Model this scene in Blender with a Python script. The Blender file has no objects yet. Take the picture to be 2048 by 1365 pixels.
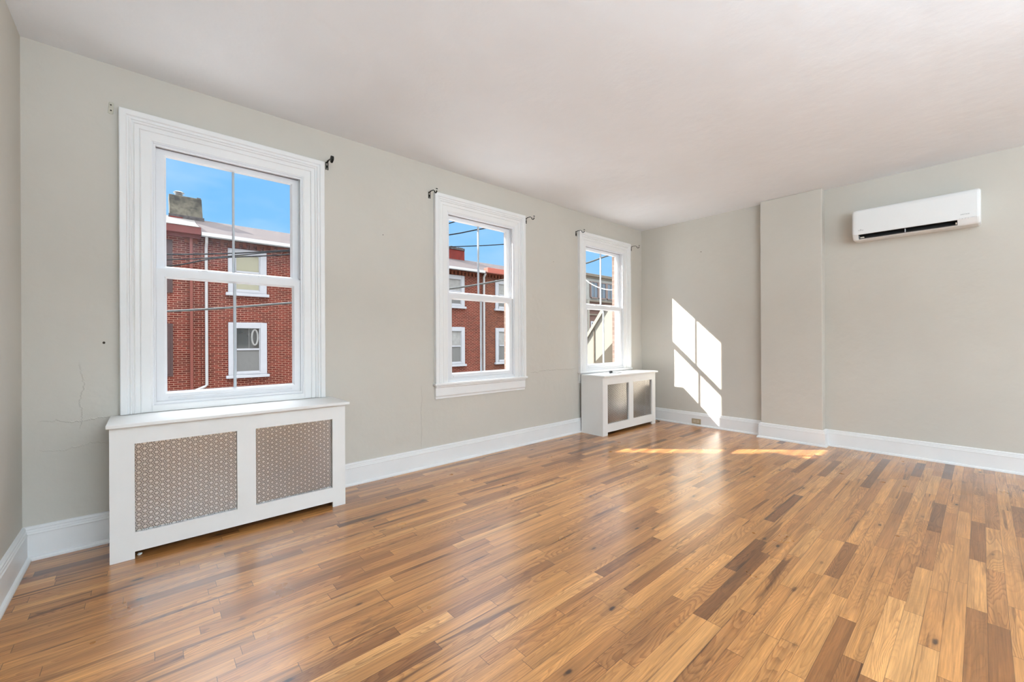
import bpy, bmesh, math, random
from mathutils import Vector, Matrix
random.seed(7)
S = bpy.context.scene
COL = S.collection

# ------------------------------------------------------------------ camera, light, exposure
H = 1.15                                   # camera height
F_PX, YAW, ROLL = 828.85, 0.84742, -0.00483
WY, BX, LX, CZ = 3.345, 5.526, -0.492, 2.766   # window wall, back wall, left wall, ceiling
REAR = -4.2                                # wall behind the camera
cd = bpy.data.cameras.new('camera'); cam = bpy.data.objects.new('camera', cd); COL.objects.link(cam)
cd.sensor_width = 36.0; cd.lens = 36.0 * F_PX / 2048.0; cd.clip_start = 0.02; cd.clip_end = 400
cd.shift_y = (682.5 - 681.65) / 2048.0 * -1
fw = Vector((math.cos(YAW), math.sin(YAW), 0)); rt = Vector((math.sin(YAW), -math.cos(YAW), 0)); up = Vector((0, 0, 1))
c_, s_ = math.cos(ROLL), math.sin(ROLL)
rr = c_ * rt + s_ * up; uu = -s_ * rt + c_ * up
M = Matrix((rr, uu, -fw)).transposed().to_4x4(); M.translation = (0, 0, H)
cam.matrix_world = M
S.camera = cam

SUN_DIR = Vector((1.0, -0.99, -0.95)).normalized()
sd = bpy.data.lights.new('sun', 'SUN'); sd.energy = 15.0; sd.angle = math.radians(0.55); sd.color = (1.0, 0.95, 0.87)
sun = bpy.data.objects.new('sun', sd); COL.objects.link(sun)
sun.rotation_euler = SUN_DIR.to_track_quat('-Z', 'Y').to_euler()

def area(name, loc, target, sx, sy, power, color=(1, 1, 1)):
    l = bpy.data.lights.new(name, 'AREA'); l.shape = 'RECTANGLE'; l.size = sx; l.size_y = sy; l.energy = power; l.color = color
    o = bpy.data.objects.new(name, l); COL.objects.link(o); o.location = loc
    o.rotation_euler = (Vector(target) - Vector(loc)).to_track_quat('-Z', 'Z').to_euler(); return o
# added fill lamp outside an assumed rear opening, behind the camera
area('rear_fill', (4.1, REAR - 0.25, 1.62), (1.5, 3.0, 1.75), 1.8, 1.9, 30, (0.80, 0.91, 1.0))
# added fill lamp behind the camera, facing up to brighten the room
area('fill_uplight', (0.75, -2.4, 1.5), (0.75, -2.4001, 2.766), 2.4, 2.2, 380, (0.68, 0.85, 1.0))

W = bpy.data.worlds.new('world'); S.world = W; W.use_nodes = True
nt = W.node_tree; nt.nodes.clear()
def wn(t, **k):
    n = nt.nodes.new(t)
    for a, b in k.items(): setattr(n, a, b)
    return n
tc = wn('ShaderNodeTexCoord'); sp = wn('ShaderNodeSeparateXYZ'); nt.links.new(tc.outputs['Generated'], sp.inputs[0])
# blue sky: deeper to the north, paler towards the end of the street, thin cloud
def wmath(op, a, b=None, clamp=False):
    n = wn('ShaderNodeMath', operation=op); n.use_clamp = clamp
    for i, v in enumerate((a, b)):
        if v is None: continue
        if isinstance(v, (int, float)): n.inputs[i].default_value = v
        else: nt.links.new(v, n.inputs[i])
    return n.outputs[0]
elev = wmath('MULTIPLY', sp.outputs[2], 2.2, True)
pale = wmath('MULTIPLY_ADD', sp.outputs[0], 0.75, True); nt.nodes[-1].inputs[2].default_value = -0.02
mix1 = wn('ShaderNodeMix', data_type='RGBA'); nt.links.new(pale, mix1.inputs[0])
mix1.inputs[6].default_value = (0.17, 0.50, 0.95, 1); mix1.inputs[7].default_value = (0.47, 0.73, 0.97, 1)
mix2 = wn('ShaderNodeMix', data_type='RGBA'); nt.links.new(wmath('SUBTRACT', 1.0, elev, True), mix2.inputs[0]); 
nt.links.new(mix1.outputs[2], mix2.inputs[6]); mix2.inputs[7].default_value = (0.25, 0.58, 0.97, 1)
mp = wn('ShaderNodeMapping'); mp.inputs['Scale'].default_value = (2.2, 2.2, 6.0); nt.links.new(tc.outputs['Generated'], mp.inputs[0])
nz = wn('ShaderNodeTexNoise'); nz.inputs['Scale'].default_value = 1.6; nz.inputs['Detail'].default_value = 5; nt.links.new(mp.outputs[0], nz.inputs[0])
cl = wn('ShaderNodeMapRange'); cl.inputs[1].default_value = 0.42; cl.inputs[2].default_value = 0.75; cl.inputs[3].default_value = 0; cl.inputs[4].default_value = 0.85
nt.links.new(nz.outputs[0], cl.inputs[0])
mix3 = wn('ShaderNodeMix', data_type='RGBA'); nt.links.new(cl.outputs[0], mix3.inputs[0]); nt.links.new(mix2.outputs[2], mix3.inputs[6]); mix3.inputs[7].default_value = (0.52, 0.74, 0.97, 1)
# the half of the sky behind the house is brightened to light the facades opposite
back = wn('ShaderNodeMapRange'); back.interpolation_type = 'SMOOTHSTEP'; back.inputs[1].default_value = 0.0; back.inputs[2].default_value = -0.5
back.inputs[3].default_value = 0; back.inputs[4].default_value = 1; nt.links.new(sp.outputs[1], back.inputs[0])
mix4 = wn('ShaderNodeMix', data_type='RGBA'); nt.links.new(back.outputs[0], mix4.inputs[0]); nt.links.new(mix3.outputs[2], mix4.inputs[6]); mix4.inputs[7].default_value = (1.6, 1.7, 1.8, 1)
# upper sky above the roofs, brightened to add daylight indoors
hi = wn('ShaderNodeMapRange'); hi.interpolation_type = 'SMOOTHSTEP'; hi.inputs[1].default_value = 0.47; hi.inputs[2].default_value = 0.75; nt.links.new(sp.outputs[2], hi.inputs[0])
mix5 = wn('ShaderNodeMix', data_type='RGBA'); nt.links.new(hi.outputs[0], mix5.inputs[0]); nt.links.new(mix4.outputs[2], mix5.inputs[6]); mix5.inputs[7].default_value = (9.0, 9.6, 10.4, 1)
bg = wn('ShaderNodeBackground'); nt.links.new(mix5.outputs[2], bg.inputs[0]); bg.inputs[1].default_value = 1.0
wo = wn('ShaderNodeOutputWorld'); nt.links.new(bg.outputs[0], wo.inputs[0])

S.view_settings.view_transform = 'Standard'; S.view_settings.look = 'None'
S.view_settings.exposure = 0.11; S.view_settings.gamma = 1.0; S.view_settings.use_curve_mapping = False

# ------------------------------------------------------------------ materials
def lin(*c): return tuple(((v / 255) / 12.92 if v / 255 <= 0.04045 else ((v / 255 + 0.055) / 1.055) ** 2.4) for v in c) + (1,)
class N:
    """tiny node builder"""
    def __init__(s, name):
        s.m = bpy.data.materials.new(name); s.m.use_nodes = True; s.t = s.m.node_tree; s.t.nodes.clear()
        s.out = s.t.nodes.new('ShaderNodeOutputMaterial')
    def n(s, t, **k):
        q = s.t.nodes.new(t)
        for a, b in k.items(): setattr(q, a, b)
        return q
    def L(s, a, b): s.t.links.new(a, b)
    def put(s, v, inp):
        if v is None: return
        if isinstance(v, bpy.types.NodeSocket): s.L(v, inp)
        else: inp.default_value = v
    def math(s, op, a, b=None, c=None, clamp=False):
        q = s.n('ShaderNodeMath', operation=op); q.use_clamp = clamp
        for i, v in enumerate((a, b, c)): s.put(v, q.inputs[i])
        return q.outputs[0]
    def mix(s, f, a, b, blend='MIX'):
        q = s.n('ShaderNodeMix', data_type='RGBA', blend_type=blend); s.put(f, q.inputs[0]); s.put(a, q.inputs[6]); s.put(b, q.inputs[7]); return q.outputs[2]
    def rng(s, v, a, b, c=0.0, d=1.0, smooth=False):
        q = s.n('ShaderNodeMapRange'); s.put(v, q.inputs[0])
        if smooth: q.interpolation_type = 'SMOOTHSTEP'
        for i, x in enumerate((a, b, c, d)): q.inputs[i + 1].default_value = x
        return q.outputs[0]
    def pos(s):
        tcn = s.n('ShaderNodeTexCoord'); q = s.n('ShaderNodeSeparateXYZ'); s.L(tcn.outputs['Object'], q.inputs[0]); return q.outputs, tcn.outputs['Object']
    def vec(s, x, y, z=0.0):
        q = s.n('ShaderNodeCombineXYZ'); s.put(x, q.inputs[0]); s.put(y, q.inputs[1]); s.put(z, q.inputs[2]); return q.outputs[0]
    def noise(s, v, scale=1.0, detail=3, rough=0.5, dist=0.0):
        q = s.n('ShaderNodeTexNoise'); s.put(v, q.inputs['Vector']); q.inputs['Scale'].default_value = scale; q.inputs['Detail'].default_value = detail
        q.inputs['Roughness'].default_value = rough; q.inputs['Distortion'].default_value = dist; return q.outputs[0]
    def bump(s, h, strength, dist=0.01):
        q = s.n('ShaderNodeBump'); q.inputs['Strength'].default_value = strength; q.inputs['Distance'].default_value = dist; s.L(h, q.inputs['Height']); return q.outputs[0]
    def bsdf(s, color, rough=0.5, metal=0.0, spec=0.5, normal=None, coat=0.0):
        q = s.n('ShaderNodeBsdfPrincipled'); s.put(color, q.inputs['Base Color']); s.put(rough, q.inputs['Roughness']); s.put(metal, q.inputs['Metallic'])
        q.inputs['Specular IOR Level'].default_value = spec; q.inputs['Coat Weight'].default_value = coat; q.inputs['Coat Roughness'].default_value = 0.22
        if normal is not None: s.L(normal, q.inputs['Normal'])
        return q
    def done(s, sh): s.L(sh.outputs[0] if hasattr(sh, 'outputs') else sh, s.out.inputs[0]); return s.m

def plain(name, color, rough=0.5, metal=0.0, spec=0.5, vary=0.04, scale=6.0, bump=0.0, bscale=60.0):
    b = N(name); p, ob = b.pos()
    nv = b.noise(ob, scale, 4)
    f = b.rng(nv, 0.3, 0.7, 1 - vary, 1 + vary)
    col = b.mix(1.0, color, f, 'MULTIPLY')
    nm = b.bump(b.noise(ob, bscale, 3), bump, 0.004) if bump else None
    return b.done(b.bsdf(col, rough, metal, spec, nm))

def plaster(name, color, cracks=()):
    b = N(name); p, ob = b.pos()
    big = b.noise(ob, 1.1, 4, 0.6); fine = b.noise(ob, 45, 3, 0.6); mid = b.noise(ob, 7, 3, 0.55)
    h = b.math('ADD', b.math('MULTIPLY', big, 2.2), b.math('ADD', b.math('MULTIPLY', mid, 0.55), b.math('MULTIPLY', fine, 0.07)))
    col = b.mix(1.0, color, b.rng(big, 0.25, 0.75, 0.965, 1.03), 'MULTIPLY')
    dark = None
    for (axis, c0, a, z, half, width, wob) in cracks:      # hairline cracks / filler ridges in the plaster
        run, cross = (p[2], p[0]) if axis == 'v' else (p[0], p[2])
        wobble = b.math('MULTIPLY', b.math('SUBTRACT', b.noise(b.vec(run, 3.3 * c0), 7, 5, 0.7), 0.5), wob)
        d = b.math('ABSOLUTE', b.math('SUBTRACT', b.math('SUBTRACT', cross, c0), wobble))
        line = b.rng(d, 0, width, 1, 0, True)
        ends = b.rng(b.math('ABSOLUTE', b.math('SUBTRACT', run, a)), half * 0.8, half, 1, 0)
        m = b.math('MULTIPLY', b.math('MULTIPLY', line, ends), z)
        h = b.math('ADD', h, b.math('MULTIPLY', m, 0.35)); 
        dark = m if dark is None else b.math('ADD', dark, m)
    if dark is not None: col = b.mix(b.math('MULTIPLY', dark, 0.10, clamp=True), col, lin(120, 112, 100))
    return b.done(b.bsdf(col, 0.62, 0, 0.3, b.bump(h, 0.35, 0.02)))

def glass(name, tint=(1, 1, 1, 1), refl=0.05):
    b = N(name); tr = b.n('ShaderNodeBsdfTransparent'); tr.inputs[0].default_value = tint
    gl = b.n('ShaderNodeBsdfGlossy'); gl.inputs['Roughness'].default_value = 0.0
    lw = b.n('ShaderNodeLayerWeight'); lw.inputs[0].default_value = 0.5
    fr = b.math('MULTIPLY_ADD', b.math('POWER', lw.outputs['Facing'], 5.0), 0.35, 0.004)
    mx = b.n('ShaderNodeMixShader'); b.L(fr, mx.inputs[0]); b.L(tr.outputs[0], mx.inputs[1]); b.L(gl.outputs[0], mx.inputs[2]); return b.done(mx)

def brick(name, c1, c2, mort, bx='x', seed=0.0):
    b = N(name); p, ob = b.pos()
    hor = p[0] if bx == 'x' else p[1]
    v = b.vec(hor, p[2], 0.0)
    q = b.n('ShaderNodeTexBrick'); b.L(v, q.inputs['Vector']); q.offset = 0.5; q.squash = 1.0
    q.inputs['Scale'].default_value = 1.0; q.inputs['Brick Width'].default_value = 0.213; q.inputs['Row Height'].default_value = 0.0675
    q.inputs['Mortar Size'].default_value = 0.0078; q.inputs['Mortar Smooth'].default_value = 0.25; q.inputs['Bias'].default_value = -0.1
    q.inputs['Color1'].default_value = c1; q.inputs['Color2'].default_value = c2; q.inputs['Mortar'].default_value = mort
    st = b.noise(b.vec(hor, p[2], seed), 0.9, 5, 0.65)
    fine = b.noise(ob, 14, 4, 0.6)
    col = b.mix(1.0, q.outputs['Color'], b.rng(st, 0.3, 0.7, 0.82, 1.15), 'MULTIPLY')
    col = b.mix(1.0, col, b.rng(fine, 0.3, 0.7, 0.85, 1.15), 'MULTIPLY')
    return b.done(b.bsdf(col, 0.85, 0, 0.2, b.bump(q.outputs['Fac'], -0.4, 0.006)))

def wood_floor():
    b = N('oak_strip_floor'); p, ob = b.pos(); x, y = p[0], p[1]
    PW = 0.0585
    yy = b.math('DIVIDE', b.math('ADD', y, 0.013), PW)
    row = b.math('FLOOR', yy); fy = b.math('FRACT', yy)
    wn1 = b.n('ShaderNodeTexWhiteNoise', noise_dimensions='1D'); b.L(row, wn1.inputs['W'])
    w = b.math('ADD', b.math('MULTIPLY', x, 1.55), b.math('MULTIPLY', wn1.outputs['Value'], 731.0))
    v1 = b.n('ShaderNodeTexVoronoi', voronoi_dimensions='1D', feature='F1'); b.L(w, v1.inputs['W']); v1.inputs['Scale'].default_value = 1.0; v1.inputs['Randomness'].default_value = 0.85
    v2 = b.n('ShaderNodeTexVoronoi', voronoi_dimensions='1D', feature='DISTANCE_TO_EDGE'); b.L(w, v2.inputs['W']); v2.inputs['Scale'].default_value = 1.0; v2.inputs['Randomness'].default_value = 0.85
    cs = b.n('ShaderNodeSeparateColor'); b.L(v1.outputs['Color'], cs.inputs[0]); r1, r2, r3 = cs.outputs[0], cs.outputs[1], cs.outputs[2]
    wn2 = b.n('ShaderNodeTexWhiteNoise', noise_dimensions='2D'); b.L(b.vec(b.math('MULTIPLY', r1, 91.7), row), wn2.inputs['Vector'])
    rv = wn2.outputs['Value']; wc = b.n('ShaderNodeSeparateColor'); b.L(wn2.outputs['Color'], wc.inputs[0]); q1, q2, q3 = wc.outputs[0], wc.outputs[1], wc.outputs[2]
    ramp = b.n('ShaderNodeValToRGB'); b.L(rv, ramp.inputs[0]); e = ramp.color_ramp
    stops = [(0.0, lin(122, 75, 38)), (0.035, lin(150, 96, 51)), (0.15, lin(184, 124, 70)), (0.5, lin(205, 144, 83)), (0.85, lin(217, 157, 93)), (1.0, lin(226, 170, 106))]
    e.elements[0].position, e.elements[0].color = stops[0]; e.elements[1].position, e.elements[1].color = stops[-1]
    for ps, cc in stops[1:-1]:
        k = e.elements.new(ps); k.color = cc
    col = ramp.outputs[0]
    col = b.mix(b.math('MULTIPLY', q1, 0.16), col, b.mix(1.0, col, lin(255, 205, 170), 'MULTIPLY'))     # some boards redder
    off = b.math('MULTIPLY', rv, 53.0)
    # fine pores along the board
    g1 = b.noise(b.vec(b.math('ADD', b.math('MULTIPLY', x, 5.0), off), b.math('MULTIPLY', y, 190.0), off), 1.0, 4, 0.6)
    g2 = b.noise(b.vec(b.math('ADD', b.math('MULTIPLY', x, 1.3), off), b.math('MULTIPLY', y, 26.0), off), 1.0, 4, 0.55, 0.6)
    # cathedral rings
    field = b.noise(b.vec(b.math('ADD', b.math('MULTIPLY', x, 1.25), off), b.math('MULTIPLY', y, 9.0), off), 1.0, 2, 0.4, 0.25)
    ring = b.math('FRACT', b.math('MULTIPLY', field, 34.0))
    ring = b.math('MULTIPLY', b.rng(ring, 0.35, 0.95, 0.0, 1.0, True), b.rng(b.noise(b.vec(b.math('MULTIPLY', x, 30.0), b.math('MULTIPLY', y, 420.0)), 1.0, 2), 0.3, 0.6, 0.45, 1.0))
    ringamp = b.rng(q2, 0.15, 1.0, 0.05, 0.75)
    col = b.mix(b.math('MULTIPLY', ring, ringamp), col, b.mix(1.0, col, (0.46, 0.34, 0.24, 1), 'MULTIPLY'))
    col = b.mix(1.0, col, b.rng(g1, 0.3, 0.7, 0.72, 1.14), 'MULTIPLY')
    col = b.mix(1.0, col, b.rng(g2, 0.3, 0.7, 0.70, 1.18), 'MULTIPLY')
    # dark mineral streaks and knots
    sk = b.noise(b.vec(b.math('ADD', b.math('MULTIPLY', x, 1.6), off), b.math('MULTIPLY', y, 30.0), b.math('MULTIPLY', off, 2.0)), 1.0, 3, 0.5, 0.8)
    skm = b.math('MULTIPLY', b.rng(sk, 0.53, 0.66, 0, 1, True), b.rng(q3, 0.4, 0.85, 0, 0.85))
    col = b.mix(skm, col, b.mix(1.0, col, (0.26, 0.20, 0.17, 1), 'MULTIPLY'))
    kv = b.n('ShaderNodeTexVoronoi', feature='F1', voronoi_dimensions='2D'); b.L(b.vec(b.math('ADD', b.math('MULTIPLY', x, 2.6), b.math('MULTIPLY', b.noise(ob, 30, 2), 0.12)), b.math('MULTIPLY', y, 6.5), 0.0), kv.inputs['Vector']); kv.inputs['Scale'].default_value = 1.0
    kc = b.n('ShaderNodeSeparateColor'); b.L(kv.outputs['Color'], kc.inputs[0])
    km = b.math('MULTIPLY', b.math('ADD', b.rng(kv.outputs['Distance'], 0.02, 0.075, 0.75, 0, True), b.rng(kv.outputs['Distance'], 0.05, 0.24, 0.25, 0, True)), b.rng(kc.outputs[0], 0.72, 0.9, 0, 1.0))
    col = b.mix(km, col, lin(62, 38, 26))
    # seams
    ed = b.math('MULTIPLY', b.math('MINIMUM', fy, b.math('SUBTRACT', 1.0, fy)), PW)
    seam = b.rng(ed, 0.0004, 0.0016, 1, 0)
    butt = b.rng(b.math('DIVIDE', v2.outputs['Distance'], 1.55), 0.0004, 0.0016, 1, 0)
    seamk = b.math('MULTIPLY', seam, b.rng(b.noise(b.vec(b.math('MULTIPLY', x, 2.0), row), 1.0, 2), 0.35, 0.65, 0.25, 0.75))
    sm = b.math('MAXIMUM', seamk, b.math('MULTIPLY', butt, 0.75))
    col = b.mix(sm, col, lin(58, 34, 20))
    hgt = b.math('SUBTRACT', b.math('ADD', b.math('MULTIPLY', g1, 0.06), b.math('ADD', b.math('MULTIPLY', q1, 0.10), b.math('MULTIPLY', b.noise(b.vec(b.math('MULTIPLY', x, 2.0), b.math('MULTIPLY', y, 6.0)), 1.0, 2), 0.5))), b.math('MULTIPLY', sm, 0.35))
    rough = b.rng(b.noise(ob, 3.5, 4), 0.3, 0.7, 0.27, 0.36)
    return b.done(b.bsdf(col, rough, 0, 0.55, b.bump(hgt, 0.12, 0.004), coat=0.6))

def grille_mat():
    """stamped sheet: every triangle of a triangular lattice is cut into six small holes"""
    b = N('stamped_grille_metal'); p, ob = b.pos(); x, z = p[0], p[2]
    a = 0.0281; lines = None
    for ang, spc, hw in ((0, a * math.sqrt(3) / 2, 0.00145), (60, a * math.sqrt(3) / 2, 0.00145), (120, a * math.sqrt(3) / 2, 0.00145), (90, a / 2, 0.0012), (150, a / 2, 0.0012), (30, a / 2, 0.0012)):
        ca, sa = math.cos(math.radians(ang)), math.sin(math.radians(ang))
        d = b.math('ADD', b.math('MULTIPLY', x, ca), b.math('MULTIPLY', z, sa))
        f = b.math('FRACT', b.math('ADD', b.math('DIVIDE', d, spc), 100.0))
        dist = b.math('MULTIPLY', b.math('MINIMUM', f, b.math('SUBTRACT', 1.0, f)), spc)
        m = b.math('LESS_THAN', dist, hw)
        lines = m if lines is None else b.math('MAXIMUM', lines, m)
    # round hub at each lattice point: folded distance on the two interleaved rectangular lattices
    W2, H2 = a * math.sqrt(3), a
    def rectd(ox, oz):
        def fold(v, per, o):
            f = b.math('FRACT', b.math('ADD', b.math('DIVIDE', b.math('SUBTRACT', v, o), per), 100.5)); return b.math('MULTIPLY', b.math('SUBTRACT', f, 0.5), per)
        dx, dz = fold(x, W2, ox), fold(z, H2, oz)
        return b.math('SQRT', b.math('ADD', b.math('MULTIPLY', dx, dx), b.math('MULTIPLY', dz, dz)))
    hub = b.math('LESS_THAN', b.math('MINIMUM', rectd(0, 0), rectd(W2 / 2, H2 / 2)), 0.0047)
    mask = b.math('MAXIMUM', lines, hub)
    sh = b.bsdf(lin(190, 186, 182), 0.22, 0.95, 0.5)
    tr = b.n('ShaderNodeBsdfTransparent'); mx = b.n('ShaderNodeMixShader'); b.L(mask, mx.inputs[0]); b.L(tr.outputs[0], mx.inputs[1]); b.L(sh.outputs[0], mx.inputs[2])
    return b.done(mx)

def shingle():
    b = N('grey_asphalt_shingle'); p, ob = b.pos()
    n1 = b.noise(b.vec(b.math('MULTIPLY', p[0], 4), b.math('MULTIPLY', p[1], 9)), 1.0, 4); n2 = b.noise(ob, 0.8, 4)
    col = b.mix(b.rng(n1, 0.35, 0.65), lin(56, 49, 48), lin(71, 63, 60)); col = b.mix(b.rng(n2, 0.4, 0.7, 0, 0.5), col, lin(54, 49, 52))
    row = b.math('FRACT', b.math('MULTIPLY', p[1], 7.0)); col = b.mix(b.rng(row, 0.0, 0.12, 0.35, 0), col, lin(80, 74, 76))
    return b.done(b.bsdf(col, 0.9, 0, 0.2))

def stucco():
    b = N('weathered_chimney_stucco'); p, ob = b.pos()
    n1 = b.noise(ob, 2.2, 6, 0.7); n2 = b.noise(ob, 9, 5, 0.7)
    col = b.mix(b.rng(n1, 0.38, 0.62), lin(57, 56, 52), lin(102, 98, 86)); col = b.mix(b.rng(n2, 0.55, 0.72, 0, 0.7), col, lin(61, 62, 57))
    return b.done(b.bsdf(col, 0.9, 0, 0.2, b.bump(n2, 0.5, 0.02)))

WALLC = lin(206, 201, 191)
m_wall = plaster('warm_grey_wall_paint', WALLC)
m_wallw = plaster('warm_grey_window_wall_paint', WALLC, (
    ('v', 1.862, 0.46, 1.0, 0.30, 0.005, 0.05), ('h', 0.80, 3.62, 0.9, 0.42, 0.012, 0.07), ('v', -0.27, 0.86, 0.8, 0.20, 0.006, 0.10),
    ('h', 0.72, -0.28, 0.8, 0.16, 0.006, 0.10), ('h', 0.57, -0.30, 0.5, 0.14, 0.006, 0.10), ('v', 3.60, 2.60, 0.3, 0.12, 0.004, 0.03), ('v', 5.28, 2.63, 0.4, 0.13, 0.004, 0.05)))
m_ceil = plaster('white_ceiling_paint', lin(236, 238, 241))
m_trim = plain('white_semigloss_trim_paint', lin(236, 236, 235), 0.32, 0, 0.5, 0.015, 5, 0.05, 30)
m_vinyl = plain('white_vinyl', lin(232, 233, 235), 0.35, 0, 0.5, 0.01)
m_muntin = plain('grey_white_glazing_bar', lin(186, 194, 200), 0.4)
m_glass = glass('window_glass')
m_floor = wood_floor()
m_cover = plain('white_painted_board', lin(236, 235, 232), 0.38, 0, 0.5, 0.015, 4)
m_inside = plain('dark_inside_shade', lin(48, 34, 26), 0.9, 0, 0.1, 0.2)  # dark colour standing in for shade behind the grille holes
m_grille = grille_mat()
m_black = plain('black_bracket_metal', lin(34, 32, 26), 0.35, 0.6, 0.5, 0.1, 30)
m_bracket_w = plain('cream_painted_metal', lin(196, 192, 176), 0.5, 0, 0.5, 0.08, 60)
m_hole = plain('screw_hole_dark', lin(70, 62, 52), 0.9)
m_ac = plain('white_appliance_plastic', lin(233, 234, 233), 0.33, 0, 0.5, 0.008)
m_acwarm = plain('cream_appliance_plastic', lin(226, 222, 212), 0.4, 0, 0.5, 0.01)
m_slot = plain('dark_outlet_plastic', lin(30, 27, 25), 0.6, 0, 0.3, 0.1)
m_louver = plain('charcoal_louver', lin(80, 73, 70), 0.5, 0, 0.4, 0.1)
m_print = plain('grey_print', lin(120, 120, 122), 0.5)
m_outlet = plain('tan_outlet_plastic', lin(176, 160, 132), 0.45, 0, 0.5, 0.05, 40)
m_outlet2 = plain('ivory_socket_plastic', lin(205, 190, 165), 0.45, 0, 0.5, 0.05, 40)
m_wire = plain('black_wire', lin(52, 44, 36), 0.6)
m_paper = plain('white_paper', lin(232, 232, 228), 0.7, 0, 0.3, 0.05, 80)
m_darkmetal = plain('grey_metal_scrap', lin(96, 96, 94), 0.4, 0.5, 0.5, 0.25, 150)
m_brick = brick('red_brick_facade', lin(88, 31, 21), lin(66, 21, 13), lin(128, 100, 84))
m_brickc = brick('orange_brown_brick_facade', lin(90, 45, 29), lin(67, 30, 21), lin(109, 85, 70), seed=5.0)
m_bricks = brick('pale_brick_side', lin(118, 102, 94), lin(110, 94, 86), lin(124, 112, 104), 'y', 9.0)
m_corbel = plain('rough_brick_corbel', lin(83, 43, 27), 0.9, 0, 0.2, 0.45, 11, 0.6, 20)
m_redwood = plain('red_painted_cornice', lin(83, 35, 30), 0.6, 0, 0.4, 0.1)
m_salmon = plain('salmon_painted_cornice', lin(141, 74, 59), 0.6, 0, 0.4, 0.08)
m_roof = shingle()
m_flash = plain('pale_roof_coating', lin(90, 86, 82), 0.7, 0, 0.3, 0.08, 3)
m_stucco = stucco()
m_redchim = plain('red_painted_brick_chimney', lin(96, 35, 29), 0.8, 0, 0.2, 0.25, 6, 0.4, 18)
m_chimcap = plain('dark_crumbling_cap', lin(70, 67, 66), 0.9, 0, 0.2, 0.4, 9, 0.6, 14)
m_gutter = plain('white_gutter_aluminium', lin(144, 144, 143), 0.4, 0, 0.5, 0.02)
m_browndown = plain('brown_downspout_metal', lin(96, 48, 38), 0.5, 0, 0.4, 0.06)
m_shutter = plain('brown_purple_shutter_paint', lin(59, 42, 40), 0.6, 0, 0.3, 0.08)
m_winwhite = plain('white_window_paint', lin(141, 143, 146), 0.5, 0, 0.4, 0.03)
m_blind = plain('pale_yellow_blind', lin(128, 126, 108), 0.8, 0, 0.2, 0.03)
m_curtain = plain('grey_white_curtain', lin(123, 123, 120), 0.9, 0, 0.1, 0.15, 5)
m_darkglass = plain('dark_reflecting_glass', lin(42, 46, 46), 0.08, 0, 0.7, 0.35, 3)
m_screen = plain('grey_insect_screen', lin(92, 92, 90), 0.8, 0, 0.2, 0.08, 30)
m_blueglass = plain('blue_grey_glass', lin(69, 82, 93), 0.15, 0, 0.6, 0.2, 1.2)
m_brownframe = plain('brown_window_frame', lin(90, 75, 69), 0.6)
m_greystucco = plain('pale_grey_stucco', lin(123, 123, 118), 0.8, 0, 0.2, 0.04)
m_tan = plain('tan_parapet', lin(94, 86, 75), 0.8, 0, 0.2, 0.08)
m_band = plain('brown_brick_bands', lin(90, 70, 62), 0.85, 0, 0.2, 0.1)
def siding(name, c):
    b = N(name); p, ob = b.pos(); f = b.math('FRACT', b.math('MULTIPLY', p[2], 7.5))
    col = b.mix(b.rng(f, 0.0, 0.10, 0.2, 0), c, lin(60, 56, 50)); return b.done(b.bsdf(col, 0.7, 0, 0.3))
m_siding = siding('cream_lap_siding', lin(122, 119, 109))
m_wall_shadow = siding('shadow_toned_siding', lin(67, 61, 51))  # darker siding tone that stands in for the cream wall's shadow
m_street_bounce = plain('street_bounce_pale', lin(180, 180, 178), 0.9, 0, 0.2, 0.1, 3)  # far paler than asphalt, to bounce light up into the room
m_walk = plain('sidewalk_bounce_pale', lin(200, 198, 192), 0.9, 0, 0.2, 0.06, 3)  # paled too, for the same bounce light
m_cable = plain('black_cable_sheath', lin(16, 16, 18), 0.8, 0, 0.2)
m_cablegrey = plain('weathered_grey_cable_bundle', lin(62, 64, 62), 0.6, 0, 0.4, 0.25, 12)
m_cablewhite = plain('white_cable_sheath', lin(238, 238, 236), 0.5)

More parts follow.
